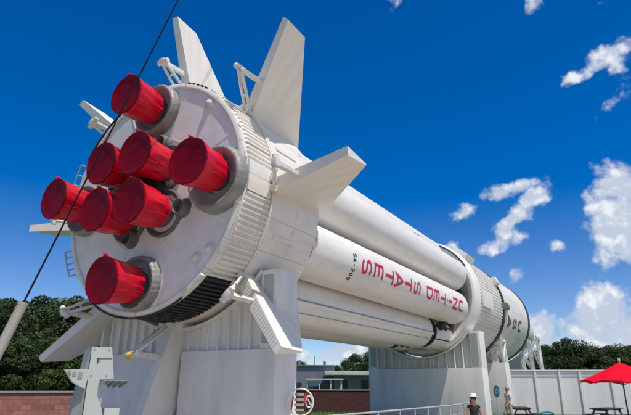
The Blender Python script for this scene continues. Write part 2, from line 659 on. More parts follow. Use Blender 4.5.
# fins with their hold-down brackets
fin_me = br_me = None
for k in range(8):
    th = 45 * k
    if fin_me is None:
        b = MB()
        v = []
        for sx in (-1, 1):
            v += [(sx * .19, 1.17, 3.2), (sx * .025, 3.8, 3.2), (sx * .02, 1.17, 5.9), (sx * .11, .25, 5.9)]
        b.hexa(v)
        b.bevel(.012)
        fin = b.build('fin', WHITE_FIN, rocket, smooth=20)
        b = MB()
        for sx in (-.13, .13):
            b.tube([(sx * .5, -.02, 4.15), (sx, .5, 3.77), (sx, 1.05, 3.38)], .045, 8)
            b.box((sx, 1.05, 3.36), (.16, .22, .12))
        b.beam((0, -.05, 4.15), (0, .92, 4.2), .10, .14)
        b.beam((-.1, .35, 3.9), (.1, .35, 3.9), .05, .05)
        b.beam((-.12, .7, 3.64), (.12, .7, 3.64), .05, .05)
        b.tube([(-.2, -.02, 4.15), (.2, -.02, 4.15)], .075, 10)
        b.box((0, -.02, 4.17), (.2, .16, .14))
        b.bevel(.008)
        br = b.build('hold_down_bracket', WHITE_TUBE, fin)
        fin_me, br_me = fin.data, br.data
    else:
        fin = bpy.data.objects.new('fin', fin_me)
        S.collection.objects.link(fin)
        fin.parent = rocket
        br = bpy.data.objects.new('hold_down_bracket', br_me)
        S.collection.objects.link(br)
        br.parent = fin
    fin.rotation_euler = (0, R(th), 0)
    if k == 3:
        for i in range(24):                       # ventilation ribs on the blunt rear face
            f = .07 + .86 * i / 23
            z = 3.35 + (5.9 - 3.35) * f
            y = 1.17 - .92 * (z - 3.2) / 2.7 - .006
            w = .19 - .08 * (z - 3.2) / 2.7
            b = MB().box((0.0, y, z), (w * 1.6, .010, .03), Matrix.Rotation(R(-19), 4, 'X'))
            b.build('rear_rib', WHITE_FIN, fin, smooth=0)
    if k == 4:
        b = MB().sphere((0, -.1, 4.19), .085, 12)
        b.build('yellow_cap', YEL, fin)

# engines in red covers
rng = random.Random(3)


def engine(th, r, outer, seed, bs=1.0, bx=0, bz=0):
    cx, cz = r * sin(R(th)), r * cos(R(th))
    q = random.Random(seed)
    ph = [q.uniform(0, 6.28) for _ in range(6)]

    def wr(t, y):
        f = min(1, max(0, (y + .87) / .9))
        return (.009 * sin(9 * t + ph[0] + 2 * y) + .008 * sin(15 * t + ph[1] - 4 * y) + .007 * sin(7 * t + 9 * y + ph[2]) + .006 * sin(23 * t + ph[3] + 6 * y)) * (0.35 + f)
    def cap_r(t, y):
        return wr(t, y) + .014 * sin(26 * t + ph[5]) * (1 if y > -.9 else .3)
    b = MB()
    prof = [(-.86, 0), (-.86, .30), (-.86, .53), (-.88, .558), (-.895, .578), (-.885, .598), (-.84, .602), (-.80, .588)]
    for i in range(1, 13):
        f = i / 12
        prof.append((-.80 + .80 * f, (.588 - .115 * f) + .007 * sin(9 * f + ph[4]) + .006 * sin(31 * f + ph[1])))
    prof += [(.015, .44), (-.02, .40)]
    b.lathe(prof, 72, rfun=wr)
    cov = b.build('engine_cover', REDCOVER, rocket, smooth=50)
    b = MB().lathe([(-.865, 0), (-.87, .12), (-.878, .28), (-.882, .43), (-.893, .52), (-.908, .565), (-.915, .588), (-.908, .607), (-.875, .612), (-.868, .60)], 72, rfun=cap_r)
    for v in b.bm.verts:                           # slack cover end: puckers running in from the rim
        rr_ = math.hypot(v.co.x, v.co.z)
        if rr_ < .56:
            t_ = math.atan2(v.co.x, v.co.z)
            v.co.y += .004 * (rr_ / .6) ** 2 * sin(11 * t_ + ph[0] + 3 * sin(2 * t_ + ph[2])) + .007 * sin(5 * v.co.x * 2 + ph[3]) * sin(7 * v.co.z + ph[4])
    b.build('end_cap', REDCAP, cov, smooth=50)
    b = MB()
    b.tube([(.0, -.84, .58), (.02, -.9, .65), (-.03, -.88, .68)], .03, 6)      # tied ear of the cover
    b.box((0, -.85, .62), (.12, .05, .09))
    for t in (150, 270):
        b.box(P(-.86, .62, t), (.05, .05, .05))
    b.tube([P(-.88 + .88 * i / 8, .604 - .125 * i / 8, 118 + 2 * sin(i)) for i in range(9)], .014, 5)
    b.tube([P(-.88 + .88 * i / 8, .604 - .125 * i / 8, 290 + 2 * sin(i)) for i in range(9)], .014, 5)
    build_each(b, 'cover_strap', REDCOVER, cov)
    b = MB().lathe([(-.08, .44), (.2, .40), (.46, .30), (.46, 0)], 32)
    b.build('nozzle', PIPE, cov)
    cov.location = (cx, -.215, cz)
    cov.scale = (.945, 1.04, .945)
    if outer:
        tilt = R(-1.5)
        cov.rotation_euler = (cos(R(th)) * tilt, 0, -sin(R(th)) * tilt)
        b = MB()

        def qr(t, y):
            return .012 * abs(sin(16 * t + ph[0] + 3 * y)) + .005 * sin(31 * t + ph[1] + 8 * y) + .004 * sin(5 * t + ph[2]) + .006 * sin(40 * y + 3 * t)
        b.lathe([(y * (.55 + .45 * bs), .52 + (q_ - .52) * bs if q_ > .52 else q_) for y, q_ in
                 [(.0, .97), (-.05, .965), (-.10, .96), (-.15, .95), (-.2, .94), (-.25, .925), (-.30, .895), (-.335, .85), (-.34, .80), (-.32, .76), (-.28, .70), (-.20, .60), (-.15, .52), (-.13, .44), (-.12, .38)]], 96,
                c=(cx + bx, cz + bz), rfun=qr)
        b.build('insulating_boot', BOOT, plate, smooth=50)
    else:
        b = MB()
        b.lathe([(.0, .66), (-.06, .66), (-.09, .62), (-.05, .55), (.0, .5)], 48, c=(cx, cz))
        b.build('collar', PIPE, plate)
    return cov


for i, (th, bs, bx, bz) in enumerate(((0, .56, .07, -.02), (90, .76, .02, -.10), (180, .42, .05, .05), (270, .52, 0, -.06))):
    engine(th, 2.48, True, 11 + i, bs, bx, bz)
for i, th in enumerate((45, 135, 225, 315)):
    engine(th, .90, False, 31 + i)
for th, r in ((16.7, 1.43), (114.8, 1.45), (203, 1.27), (290, 1.4)):     # turbine exhaust stubs
    c = (r * sin(R(th)), r * cos(R(th)))
    b = MB().lathe([(.0, .28), (-.05, .26), (-.20, .21), (-.22, .18), (-.16, .15), (-.05, .14), (-.05, 0)], 40, c=c)
    b.build('exhaust_stub', PIPE, plate)

b = MB().lathe([(0, .62), (-.25, .60), (-.3, .42), (-.62, .36), (-.64, 0)], 32)
for k in range(4):
    b.tube([P(-.05, .55, 90 * k + 20), P(-.4, .62, 90 * k + 12), P(-.62, .30, 90 * k + 5)], .06, 8)
b.build('turbine_cluster', DARK, rocket)

# tanks
RC, RT_ = 2.38, 0.89
TEND = {0: 20.3, 1: 20.3, 2: 20.0, 3: 17.8, 4: 17.9, 5: 17.9, 6: 20.0, 7: 20.3}
b = MB().lathe([(3.4, 1.36), (20.6, 1.36)], 48)
b.build('centre_tank', WHITE_TANK, rocket)


def tank_mesh(L):
    prof = [(3.46, RT_)]
    y = 3.46
    prof += [(L - .75, RT_)]
    for i in range(1, 9):
        a = i / 8 * pi / 2
        prof.append((L - .75 + .75 * sin(a), max(RT_ * cos(a), 0) if i < 8 else 0))
    b = MB().lathe(prof, 56)
    for ss in (4.2, 6.35, 15.9, L - .78):
        b.lathe([(ss - .03, RT_ + .001), (ss - .028, RT_ + .008), (ss + .028, RT_ + .008), (ss + .03, RT_ + .001)], 56)
    return b


tanks = []
for k in range(8):
    th = 22.5 + 45 * k
    o = tank_mesh(TEND[k]).build('tank', WHITE_TANK, rocket, smooth=25)
    o.location = (RC * sin(R(th)), 0, RC * cos(R(th)))
    tanks.append(o)
PIPET = mat('weathered_pipe', (.30, .26, .21), .6, dirt=.5, dirtcol=(.18, .15, .12), scale=6)
# cable tunnels along lower tank and bolt line on the lettered tank
b = MB()
b.beam(P(3.5, .905, 104.7), P(17.3, .905, 105.4), .10, .05, P(0, 1, 105))
b.build('cable_tunnel', WHITE_TANK, tanks[3])
b = MB()
b.beam(P(3.5, .905, 99.2), P(17.3, .905, 100.2), .03, .03, P(0, 1, 100))
b.beam(P(3.5, .90, 126), P(17.3, .90, 123), .02, .02, P(0, 1, 125))
build_each(b, 'pipe_run', PIPET, tanks[3])
b = MB()
for i in range(10):
    b.beam(P(13.4 + i * .7, .93, 12 + 2 * sin(i)), P(14.1 + i * .7, .93, 12 + 2 * sin(i + 1)), .09 if i else .22, .07, P(0, 1, 12))
b.build('cable_tray', BLACK, tanks[1])

# lettering painted on the tanks
def arc(cx, cy, rx, ry, a0, a1, n=10):
    return [(cx + rx * cos(R(a0 + (a1 - a0) * i / n)), cy + ry * sin(R(a0 + (a1 - a0) * i / n))) for i in range(n + 1)]


GLY = {
    'U': [[(.1, 1), (.1, .35)] + arc(.5, .35, .4, .27, 180, 360, 12) + [(.9, .35), (.9, 1)]],
    'N': [[(.1, 0), (.1, 1)], [(.1, .93), (.9, .07)], [(.9, 0), (.9, 1)]],
    'I': [[(.5, 0), (.5, 1)]],
    'T': [[(.02, .92), (.98, .92)], [(.5, 0), (.5, .9)]],
    'E': [[(.12, 0), (.12, 1)], [(.12, .08), (.92, .08)], [(.12, .5), (.82, .5)], [(.12, .92), (.92, .92)]],
    'D': [[(.12, 0), (.12, 1)], [(.12, .92), (.45, .92)] + arc(.45, .5, .45, .42, 90, -90, 14) + [(.12, .08)]],
    'S': [arc(.5, .71, .38, .22, 20, 270, 14) + arc(.5, .29, .38, .22, 90, -160, 14)],
    'A': [[(.04, 0), (.5, .97), (.96, 0)], [(.2, .3), (.8, .3)]],
    '-': [[(.15, .5), (.85, .5)]],
    '2': [arc(.5, .7, .36, .24, 160, -35, 12) + [(.12, .08), (.92, .08)]],
    '0': [arc(.5, .5, .36, .42, 0, 360, 24)],
    '9': [arc(.5, .68, .36, .25, 0, 360, 20), [(.86, .68), (.8, .3), (.35, .06)]],
}


def letters(b, ch, s0, hgt, thc, wid, rad, sw, lift=.004):
    """glyph standing on a cylinder about local Y: top towards +y, right towards growing theta"""
    for stroke in GLY[ch]:
        pts = []
        for (x0, y0), (x1, y1) in zip(stroke, stroke[1:]):
            n = max(1, int(math.hypot((x1 - x0) * wid, (y1 - y0) * hgt) / .05))
            for i in range(n):
                pts.append(((x0 + (x1 - x0) * i / n) * wid, (y0 + (y1 - y0) * i / n) * hgt))
        pts.append((stroke[-1][0] * wid, stroke[-1][1] * hgt))
        rows = []
        for i, (x, y) in enumerate(pts):
            ax_, ay_ = pts[max(i - 1, 0)]
            bx_, by_ = pts[min(i + 1, len(pts) - 1)]
            dx, dy = bx_ - ax_, by_ - ay_
            l = math.hypot(dx, dy) or 1
            nx, ny = -dy / l * sw / 2, dx / l * sw / 2
            row = []
            for q in (-1, -.33, .33, 1):
                u, v = x + nx * q - wid / 2, y + ny * q
                row.append(b.bm.verts.new(P(s0 + v, rad + lift, thc + math.degrees(u / rad))))
            rows.append(row)
        for a, c_ in zip(rows, rows[1:]):
            for i in range(3):
                try:
                    b.bm.faces.new((a[i], a[i + 1], c_[i + 1], c_[i]))
                except ValueError:
                    pass
        lift += .0006


for ch, ss in zip('SETATSDETINU', (6.62, 7.58, 8.54, 9.48, 10.42, 11.43, 12.95, 13.86, 14.8, 15.78, 16.72, 17.66)):
    b = MB()
    letters(b, ch, ss, .77, 98.5, .58, RT_, .128)
    b.build('letter', LETTER, tanks[2], smooth=0)
for i, ch in enumerate('SA-209'):
    b = MB()
    letters(b, ch, 5.95, .25, 84 + 10.6 * i, .11, RT_, .042)
    b.build('stage_number', LETTER_BK, tanks[2], smooth=0)

# spider structure between the tanks and the second stage
b = MB().lathe([(20.62, 0), (20.62, 3.0)], 64)
b.build('spider_bulkhead', mat('bulkhead_grey', (.30, .30, .30), .7, dirt=.5, scale=2), rocket)
b = MB()
for k in range(8):
    th = 45 * k
    m = Matrix.Rotation(R(th), 4, 'Y')
    b.box(P(20.35, 1.9, th), (.2, .5, 1.4), m)
build_each(b, 'spider_beam', DARK, rocket)
b = MB().lathe([(20.62, 2.8), (20.42, 2.98), (20.38, 3.1), (20.42, 3.22), (20.6, 3.32), (20.75, 3.36), (21.25, 3.36), (21.3, 3.28), (21.6, 3.27)], 128)
ring = b.build('forward_ring', CRADLE, rocket)
b = MB()
for a0, a1 in ((-25, 62), (196, 230)):
    b.lathe([(20.40, 3.17), (20.36, 3.19), (20.36, 3.23), (20.44, 3.25)], 48, a0, a1)
build_each(b, 'black_gasket', DARK, ring)
for k in (3, 4, 5):                                # closing panels ahead of the shorter tanks
    th = 22.5 + 45 * k
    c = (RC * sin(R(th)), RC * cos(R(th)))
    for a0, a1 in ((30, 72), (79, 118), (122, 168), (172, 250)):
        b = MB().lathe([(TEND[k] + .10, .84), (TEND[k] + .10, .88), (20.2, .88), (20.4, .84)], 14, a0, a1, c=c)
        b.build('closing_panel', WHITE_TANK, rocket)
b = MB()
for th in (134, 180, 226):
    b.tube([P(17.75, 2.85, th), P(18.6, 2.95, th + 3)], .07, 8)
    b.tube([P(17.75, 2.95, th + 4), P(18.5, 2.8, th - 2)], .05, 8)
    b.box(P(18.1, 2.75, th), (.5, .5, .3), Matrix.Rotation(R(th), 4, 'Y'))
build_each(b, 'spider_strut', DARK, rocket)

# interstage
b = ribbed(0, 360, 21.55, 27.1, 3.245, .055, 104, taper=.1, duty=.5)
inter = b.build('interstage', WHITE, rocket, smooth=15)
b = MB()
for th, s0, s1, w, h in ((92.5, 21.7, 23.9, .95, .10), (40, 21.6, 23.4, 1.0, .34), (62, 26.4, 27.1, .5, .3), (135, 21.7, 24, .9, .1), (-45, 21.6, 23.4, 1, .3)):
    m = Matrix.Rotation(R(th), 4, 'Y')
    b.box(P((s0 + s1) / 2, 3.28 + h / 2, th), (w, s1 - s0, h + .04), m)
b.bevel(.03)
build_each(b, 'fairing_box', CRADLE, inter)
b = MB().lathe([(27.1, 3.2), (27.1, 3.33), (27.62, 3.33), (27.62, 3.2)], 128)
blk = b.build('black_band', BLACK, rocket)
b = MB()
m = Matrix.Rotation(R(89.5), 4, 'Y')
b.hexa([P(26.9, 3.3, 85.5), P(28.8, 3.3, 87.5), P(28.8, 3.3, 91.0), P(26.9, 3.3, 93.5), P(27.0, 3.62, 87), P(28.0, 3.55, 88), P(28.0, 3.55, 91), P(27.0, 3.62, 92)])
b.bevel(.03)
b.build('ullage_fairing', mat('olive_grey', (0.13, 0.15, 0.12), 0.5, dirt=.4, scale=3), blk)
b = MB().lathe([(27.6, 3.27), (35.95, 3.27)], 128)
for ss in (28.6, 30.2, 33.5):
    b.lathe([(ss - .03, 3.272), (ss - .028, 3.28), (ss + .028, 3.28), (ss + .03, 3.272)], 128)
st2 = b.build('second_stage', WHITE, rocket)
for ch, ss in (('A', 28.6), ('S', 30.4), ('U', 32.1)):
    b = MB()
    letters(b, ch, ss, 1.1, 104.5, .8, 3.285, .2)
    b.build('letter', LETTER_DK, st2, smooth=0)
b = MB().lathe([(35.9, 3.2), (35.9, 3.31), (36.5, 3.31), (36.5, 3.2)], 128)
b.build('black_band', BLACK, rocket)
b = MB().lathe([(36.45, 3.27), (36.7, 3.25), (41.5, 1.96), (46.5, 1.96), (46.5, 1.93), (49.7, .35), (49.8, 0)], 96)
b.build('payload_adapter', WHITE, rocket)

# ------------------------------------------------------------------ cradles carrying the rocket
def cradle(s, depth, hw, arcR, nrib, label, prot, slot=False, horn=-2.1, post=.5, top=-4.03, nm='support_cradle'):
    zc = BASE.z + AX.z * s
    o = BASE + AX * s
    t = thing(nm, label, 'support', (o.x, o.y, 0), -AZ)
    top = zc + top
    if slot:                                         # the lowest fin stands in a slot of the panel
        parts = [(-hw, -.24), (.17, hw)]
    else:
        parts = [(-hw, hw)]
    b = MB()
    for a, c_ in parts:
        b.box(((a + c_) / 2, depth / 2, top / 2 + .0), (c_ - a, depth, top))
    if slot:
        b.box((-.035, depth / 2 + .3, top / 2), (.40, depth - .6, top))
    b.bevel(.012)
    pan = b.build('base_panel', PANEL, t)
    b = MB()
    xe = math.sqrt(arcR ** 2 - horn ** 2)
    def web(y0, y1, lo=top + .004):
        n = 36
        for i in range(n):
            x0, x1 = -xe + 2 * xe * i / n, -xe + 2 * xe * (i + 1) / n
            z0, z1 = zc - math.sqrt(arcR ** 2 - x0 ** 2), zc - math.sqrt(arcR ** 2 - x1 ** 2)
            b.prism([(x0, lo), (x1, lo), (x1, z1), (x0, z0)], y0, y1)
    web(prot, prot + .06)
    web(depth - .1, depth - .04)
    b.build('web', CRADLE, t, smooth=0)
    b = MB()
    for i in range(nrib + 1):                        # stiffener plates
        x = -xe + 2 * xe * i / nrib
        z = zc - math.sqrt(max(arcR ** 2 - x ** 2, 0)) - .05
        b.box((x, prot / 2 + .01, (top + z) / 2 + .002), (.035, prot - .02, z - top - .004))
        b.box((x, depth - .02, (top + z) / 2 + .002), (.035, .10, z - top - .004))
    build_each(b, 'stiffener', CRADLE, t, smooth=0)
    b = MB()
    th0 = 180 - math.degrees(math.asin(xe / arcR))
    b.lathe([(-.02, arcR - .05), (-.02, arcR + .03), (depth - .0, arcR + .03), (depth, arcR - .05), (-.02, arcR - .05)], 48, th0, 360 - th0, c=(0, zc))
    b.build('saddle_strip', CRADLE, t)
    b = MB()
    for sx in (-1, 1):
        b.box((sx * (xe + hw) / 2, depth / 2, (top + zc + horn) / 2), (hw - xe - .01, depth - .04, zc + horn - top - .006))
    b.bevel(.012)
    for o_ in build_each(b, 'end_post', PANEL, t):
        sx = -1 if o_.data.vertices[0].co.x < 0 else 1
        zt_, wd = zc + horn, hw - xe
        MB().box((sx * (xe + wd * .42), -.004 + .02, (top + zt_) / 2), (wd * .66, .02, zt_ - top - .25)).build('shaded_recess_plate', RECESS, o_, smooth=0)  # flat plate coloured like the shaded hollow of the post
    return t


c1 = cradle(1.5, .95, 3.22, 3.47, 16, 'tall white cradle with ribbed saddle under the tail fins and red engines', .13, slot=True)
cradle(20.25, 1.1, 3.3, 3.47, 12, 'white ribbed cradle under the joint between lettered tanks and interstage', .32)


def frame_cradle(s, hw, topup, label, post_top):
    zc = BASE.z + AX.z * s
    o = BASE + AX * s
    t = thing('support_cradle', label, 'support', (o.x, o.y, 0), -AZ)
    top = zc + topup
    b = MB().box((0, .6, top / 2), (2 * hw, 1.2, top)).bevel(.015)
    b.build('base_panel', PANEL, t)
    b = MB()
    xs = [hw - .08, hw - .75, hw - 1.4]
    for sx in (-1, 1):
        for yy in (.08, 1.1):
            for x, zt in zip(xs, (post_top, post_top - .25, -2.45)):
                b.beam((sx * x, yy, top + .003), (sx * (x - .12), yy, zc + zt), .13, .13, (0, 1, 0))
            b.beam((sx * xs[0], yy, top + .1), (sx * xs[1], yy, zc + post_top - .4), .09, .09, (0, 1, 0))
            b.beam((sx * xs[0], yy, zc + post_top - .1), (sx * xs[2], yy, zc - 2.5), .11, .11, (0, 1, 0))
            b.beam((sx * xs[1], yy, top + .1), (sx * xs[2], yy, zc - 2.7), .09, .09, (0, 1, 0))
        b.beam((sx * xs[0], .08, zc + post_top - .2), (sx * xs[0], 1.1, zc + post_top - .2), .1, .1)
        b.beam((sx * xs[0], .08, top + .2), (sx * xs[0], 1.1, zc + post_top - .3), .08, .08)
    build_each(b, 'lattice_bar', CRADLE, t, smooth=0)
    b = MB()
    xe = 2.35
    a0 = 180 - math.degrees(math.asin(xe / 3.42))
    b.lathe([(.0, 3.35), (.0, 3.43), (1.2, 3.43), (1.2, 3.35), (.0, 3.35)], 40, a0, 360 - a0, c=(0, zc))
    for i in range(24):
        x0, x1 = -xe + 2 * xe * i / 24, -xe + 2 * xe * (i + 1) / 24
        z0, z1 = (zc - math.sqrt(3.42 ** 2 - x ** 2) for x in (x0, x1))
        if min(z0, z1) > top + .02:
            b.prism([(x0, top + .004), (x1, top + .004), (x1, z1), (x0, z0)], .4, .46)
    b.build('saddle_strip', CRADLE, t)
    return t


frame_cradle(27.9, 2.86, -3.5, 'grey cradle with white lattice arms under the black band below the second stage', -1.9)
frame_cradle(36.7, 3.75, -3.95, 'white lattice support at the far end behind the white boundary wall', -1.2)

# ------------------------------------------------------------------ service pedestal by the lower left fin
ped = thing('pedestal', 'pale green white steel pedestal with side shelves standing below the engines', 'pedestal', (-4.801, 12.349, 0), R(30))
b = MB()
b.prism([(-.26, 2.53), (.17, 2.54), (.29, 1.86), (.01, 1.84), (-.03, 1.74), (-.02, 1.5), (.08, 1.3), (.16, 1.05), (.20, .14), (-.25, .14)], 0, .30)
b.bevel(.008)
b.build('column', PEDW, ped)
MB().box((0, .18, .07), (1.3, .8, .14)).bevel(.015).build('footing', CRADLE, ped)
b = MB()
b.hexa([(-.27, .05, 2.50), (-.27, .05, .14), (-.62, .30, .14), (-.36, .30, 2.50), (-.27, .29, 2.50), (-.27, .29, .14), (-.62, .34, .14), (-.36, .34, 2.50)])
b.build('side_plate', PEDG, ped)
b = MB()
b.hexa([(-.75, -.02, 2.04), (-.24, -.04, 2.05), (-.30, -.04, 1.63), (-.56, -.02, 1.78),
        (-.75, .28, 2.04), (-.24, .28, 2.05), (-.30, .28, 1.63), (-.56, .28, 1.78)])
b.bevel(.008)
sh_ = b.build('shelf', PEDW, ped)
MB().box((-.55, -.034, 1.95), (.07, .02, .09)).build('latch', PEDG, sh_)
MB().box((-.43, -.044, 1.92), (.09, .02, .12)).build('latch', PEDG, sh_)
MB().box((-.64, -.03, 1.97), (.05, .02, .07)).build('latch', PEDG, sh_)
MB().box((.33, .05, 1.815), (.58, .42, .022)).build('tray', PEDG, ped)
for x in (.12, .25, .38, .51):
    MB().beam((x + .06, -.12, 1.80), (x - .06, .18, 1.68), .025, .07).build('tray_bracket', PEDG, ped)
b = MB().box((.10, .04, 1.72), (.14, .10, .15)).bevel(.006)
jb = b.build('junction_box', PEDW, ped)
MB().tube([(.08, .02, 1.66), (.06, .03, 1.1), (.05, .04, .3)], .018, 8).build('conduit', PEDW, jb)
MB().box((.33, .12, .685), (.32, .26, 1.09)).bevel(.008).build('cabinet', PEDW, ped)
b = MB()
b.beam((-.12, -.008, 2.29), (.20, -.008, 2.30), .008, .010)
b.beam((-.10, -.008, 2.29), (-.10, -.008, 2.17), .016, .010, (0, 1, 0))
b.beam((-.105, -.008, 2.235), (-.05, -.008, 2.235), .010, .010)
b.build('handle', BLACK, ped)
for x in (-.2, .12):
    for z in (2.48, 1.92):
        MB().lathe([(-.012, 0), (-.012, .016), (.0, .016)], 10, c=(x, z)).build('bolt', PEDG, ped)

# ------------------------------------------------------------------ guy cable in its sleeve
A = at_z(-90, 525, 0.0)
B = at_depth(178, 0, 9.5)
guy = thing('guy_cable', 'black stay cable rising from a tan tube sleeve at the left', 'cable', tuple(A))
d = (B - A)
# where the sleeve ends: closest approach of the view ray through its top
r_ = ray(24, 303)
n_ = d.cross(r_)
tt = ((CAM - A).cross(r_)).dot(n_) / n_.dot(n_)
top = d * tt
dn = d.normalized()
b = MB()
b.tube([dn * .0, d * 3.0], .015, 8)
b.build('cable', mat('black_cable', (0.008, 0.008, 0.009), 0.9, spec=.1), guy)
b = MB()
fr = dn.to_track_quat('Z', 'Y').to_matrix().to_4x4()
b2 = MB()
b2.tube([Vector((0, 0, 0)), Vector((0, 0, top.length))], .075, 24, cap=False)
b2.tube([Vector((0, 0, top.length)), Vector((0, 0, .1))], .066, 24, cap=False)
rows = [v for v in b2.bm.verts]
b2.lathe([(0, .066), (0, .075)], 24) if False else None
sl_ = b2.build('sleeve', mat('tan_sleeve', (0.36, 0.32, 0.27), 0.55, dirt=.6, dirtcol=(.2, .17, .14), scale=6, streak=(1, 1, .2)), guy)
sl_.matrix_local = fr
b = MB()
rr = [(.066, 0), (.076, 0), (.077, -.04), (.0765, -.04)]
b.tube([Vector((0, 0, top.length - .05)), Vector((0, 0, top.length + .002))], .077, 24, cap=False)
b.tube([Vector((0, 0, top.length + .002)), Vector((0, 0, top.length - .05))], .064, 24, cap=False)
ob = b.build('sleeve_collar', MATS['tan_sleeve'], guy)
ob.matrix_local = fr

# ------------------------------------------------------------------ walls
def brick_mat(name, c1, c2, mortar, scale=1.0):
    m = bpy.data.materials.new(name)
    m.use_nodes = True
    t = m.node_tree
    bs = t.nodes['Principled BSDF']
    bs.inputs['Roughness'].default_value = .85
    tcn = t.nodes.new('ShaderNodeTexCoord')
    mp = t.nodes.new('ShaderNodeMapping')
    mp.inputs['Rotation'].default_value = (R(90), 0, 0)
    t.links.new(tcn.outputs['Object'], mp.inputs['Vector'])
    br = t.nodes.new('ShaderNodeTexBrick')
    br.inputs['Color1'].default_value = (*c1, 1)
    br.inputs['Color2'].default_value = (*c2, 1)
    br.inputs['Mortar'].default_value = (*mortar, 1)
    br.inputs['Scale'].default_value = 1
    br.inputs['Brick Width'].default_value = .40 * scale
    br.inputs['Row Height'].default_value = .20 * scale
    br.inputs['Mortar Size'].default_value = .010 * scale
    t.links.new(mp.outputs[0], br.inputs['Vector'])
    nz = t.nodes.new('ShaderNodeTexNoise')
    nz.inputs['Scale'].default_value = 9
    nz.inputs['Detail'].default_value = 6
    t.links.new(tcn.outputs['Object'], nz.inputs['Vector'])
    mxx = t.nodes.new('ShaderNodeMix')
    mxx.data_type = 'RGBA'
    mxx.blend_type = 'MULTIPLY'
    mxx.inputs[0].default_value = .55
    t.links.new(br.outputs['Color'], mxx.inputs[6])
    t.links.new(nz.outputs['Fac'], mxx.inputs[7])
    t.links.new(mxx.outputs[2], bs.inputs['Base Color'])
    bn = t.nodes.new('ShaderNodeBump')
    bn.inputs['Strength'].default_value = .5
    bn.inputs['Distance'].default_value = .01
    inv = t.nodes.new('ShaderNodeMath')
    inv.operation = 'SUBTRACT'
    inv.inputs[0].default_value = 1
    t.links.new(br.outputs['Fac'], inv.inputs[1])
    t.links.new(inv.outputs[0], bn.inputs['Height'])
    t.links.new(bn.outputs[0], bs.inputs['Normal'])
    return m


PINKB = brick_mat('pink_block', (.56, .225, .175), (.34, .13, .105), (.28, .16, .14))
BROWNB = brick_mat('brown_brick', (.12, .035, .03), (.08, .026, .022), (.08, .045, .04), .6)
CAPM = mat('wall_cap', (.33, .27, .25), .85, dirt=.6, dirtcol=(.2, .17, .16), scale=4)


def wall(name, label, a, c_, h, thick, m, pilasters=(), capover=.05):
    a, c_ = Vector(a), Vector(c_)
    L = (c_ - a).length
    ang = math.atan2(c_.y - a.y, c_.x - a.x)
    t = thing(name, label, 'wall', (a.x, a.y, 0), ang)
    MB().box((L / 2, 0, (h - .08) / 2), (L, thick, h - .08)).build('masonry', m, t, smooth=0)
    MB().box((L / 2, 0, h - .04 + .001), (L + .04, thick + 2 * capover, .08)).bevel(.012).build('cap', CAPM, t, smooth=0)
    for f in pilasters:
        MB().box((f, 0, (h - .085) / 2), (.5, thick + .16, h - .085)).build('pilaster', m, t, smooth=0)
        MB().box((f, 0, h + .02), (.6, thick + .28, .13)).bevel(.012).build('pilaster_cap', CAPM, t, smooth=0)
    return t


wall('brick_wall', 'low pink block wall with a grey cap in front of the left trees', (-17, 18.6), (-5.6, 24.6), 1.5, .3, PINKB, (4.6, 11.6))
wall('brick_wall', 'low dark brown brick wall seen under the rocket in front of the buildings', (-6, 39.2), (7, 40.5), 1.52, .3, BROWNB)

# white boundary wall at the right
WP = mat('white_board', (.72, .695, .70), .55, dirt=.45, dirtcol=(.5, .5, .5), scale=1.0, streak=(2, 2, .3), bump=.15, bscale=4)
t = thing('white_wall', 'long white panelled boundary wall with vertical battens behind the picnic tables', 'wall', (13.4, 38, 0), math.atan2(-1.6, 12))
MB().box((13, .1, 1.38), (26, .12, 2.76)).build('board_panel', WP, t, smooth=0)
for x in (.05, 1.72, 3.3, 4.62, 6.6, 8.3, 9.9, 11.4, 13.2, 15, 17, 19, 21, 23, 25):
    b = MB().box((x, .005, 1.37), (.13, .13, 2.74)).bevel(.01)
    b.build('batten', WP, t, smooth=0)
MB().box((13, .08, 2.81), (26.1, .26, .09)).bevel(.012).build('cap_rail', WP, t, smooth=0)
MB().box((13, .02, 2.45), (26, .03, .05)).build('cross_rail', WP, t, smooth=0)

# ------------------------------------------------------------------ railing
pts = [at_z(x, y, .95) for x, y in ((352, 414), (400, 409.8), (450, 405.3), (480, 401.2), (508, 397.0))]
pts = [Vector((p.x, p.y, .95)) for p in pts]
poly = [pts[0] + (pts[0] - pts[1]) * .8] + pts
t = thing('railing', 'pale steel handrail with posts running across the lawn by the second cradle', 'railing', (poly[0].x, poly[0].y, 0))
o0 = Vector((poly[0].x, poly[0].y, 0))


def along(step):
    out = []
    for a, c_ in zip(poly, poly[1:]):
        n = max(1, round((c_ - a).length / step))
        out += [a + (c_ - a) * i / n for i in range(n)]
    return out + [poly[-1]]


MB().tube([p - o0 for p in poly], .03, 8).build('top_rail', STEEL, t)
MB().tube([p - o0 - Vector((0, 0, .42)) for p in poly], .02, 8).build('mid_rail', STEEL, t)
for p in along(1.5):
    q = p - o0
    MB().tube([(q.x, q.y, 0), (q.x, q.y, .94)], .026, 8).build('post', STEEL, t)

b = MB()
q = random.Random(5)
for i in range(5200):                                # grass blades on the lawn that shows under the handrail
    x, y = q.uniform(-1, 13), q.uniform(29, 39.3)
    if x > 8 + (y - 28) * .65:
        continue
    a, hh = q.uniform(0, 6.28), q.uniform(.05, .13)
    dx, dy = .035 * cos(a), .035 * sin(a)
    lx, ly = q.uniform(-.05, .05), q.uniform(-.05, .05)
    vs = [b.bm.verts.new(v) for v in ((x - dx, y - dy, -.002), (x + dx, y + dy, -.002), (x + lx, y + ly, hh))]
    b.bm.faces.new(vs)
tag(b.build('grass', mat('grass_blades', (.10, .19, .04), .8, dirt=.8, dirtcol=(.06, .10, .025), scale=1.2), smooth=0, normals=False),
    'short green lawn grass beside the handrail and second cradle', 'grass', kind='stuff')

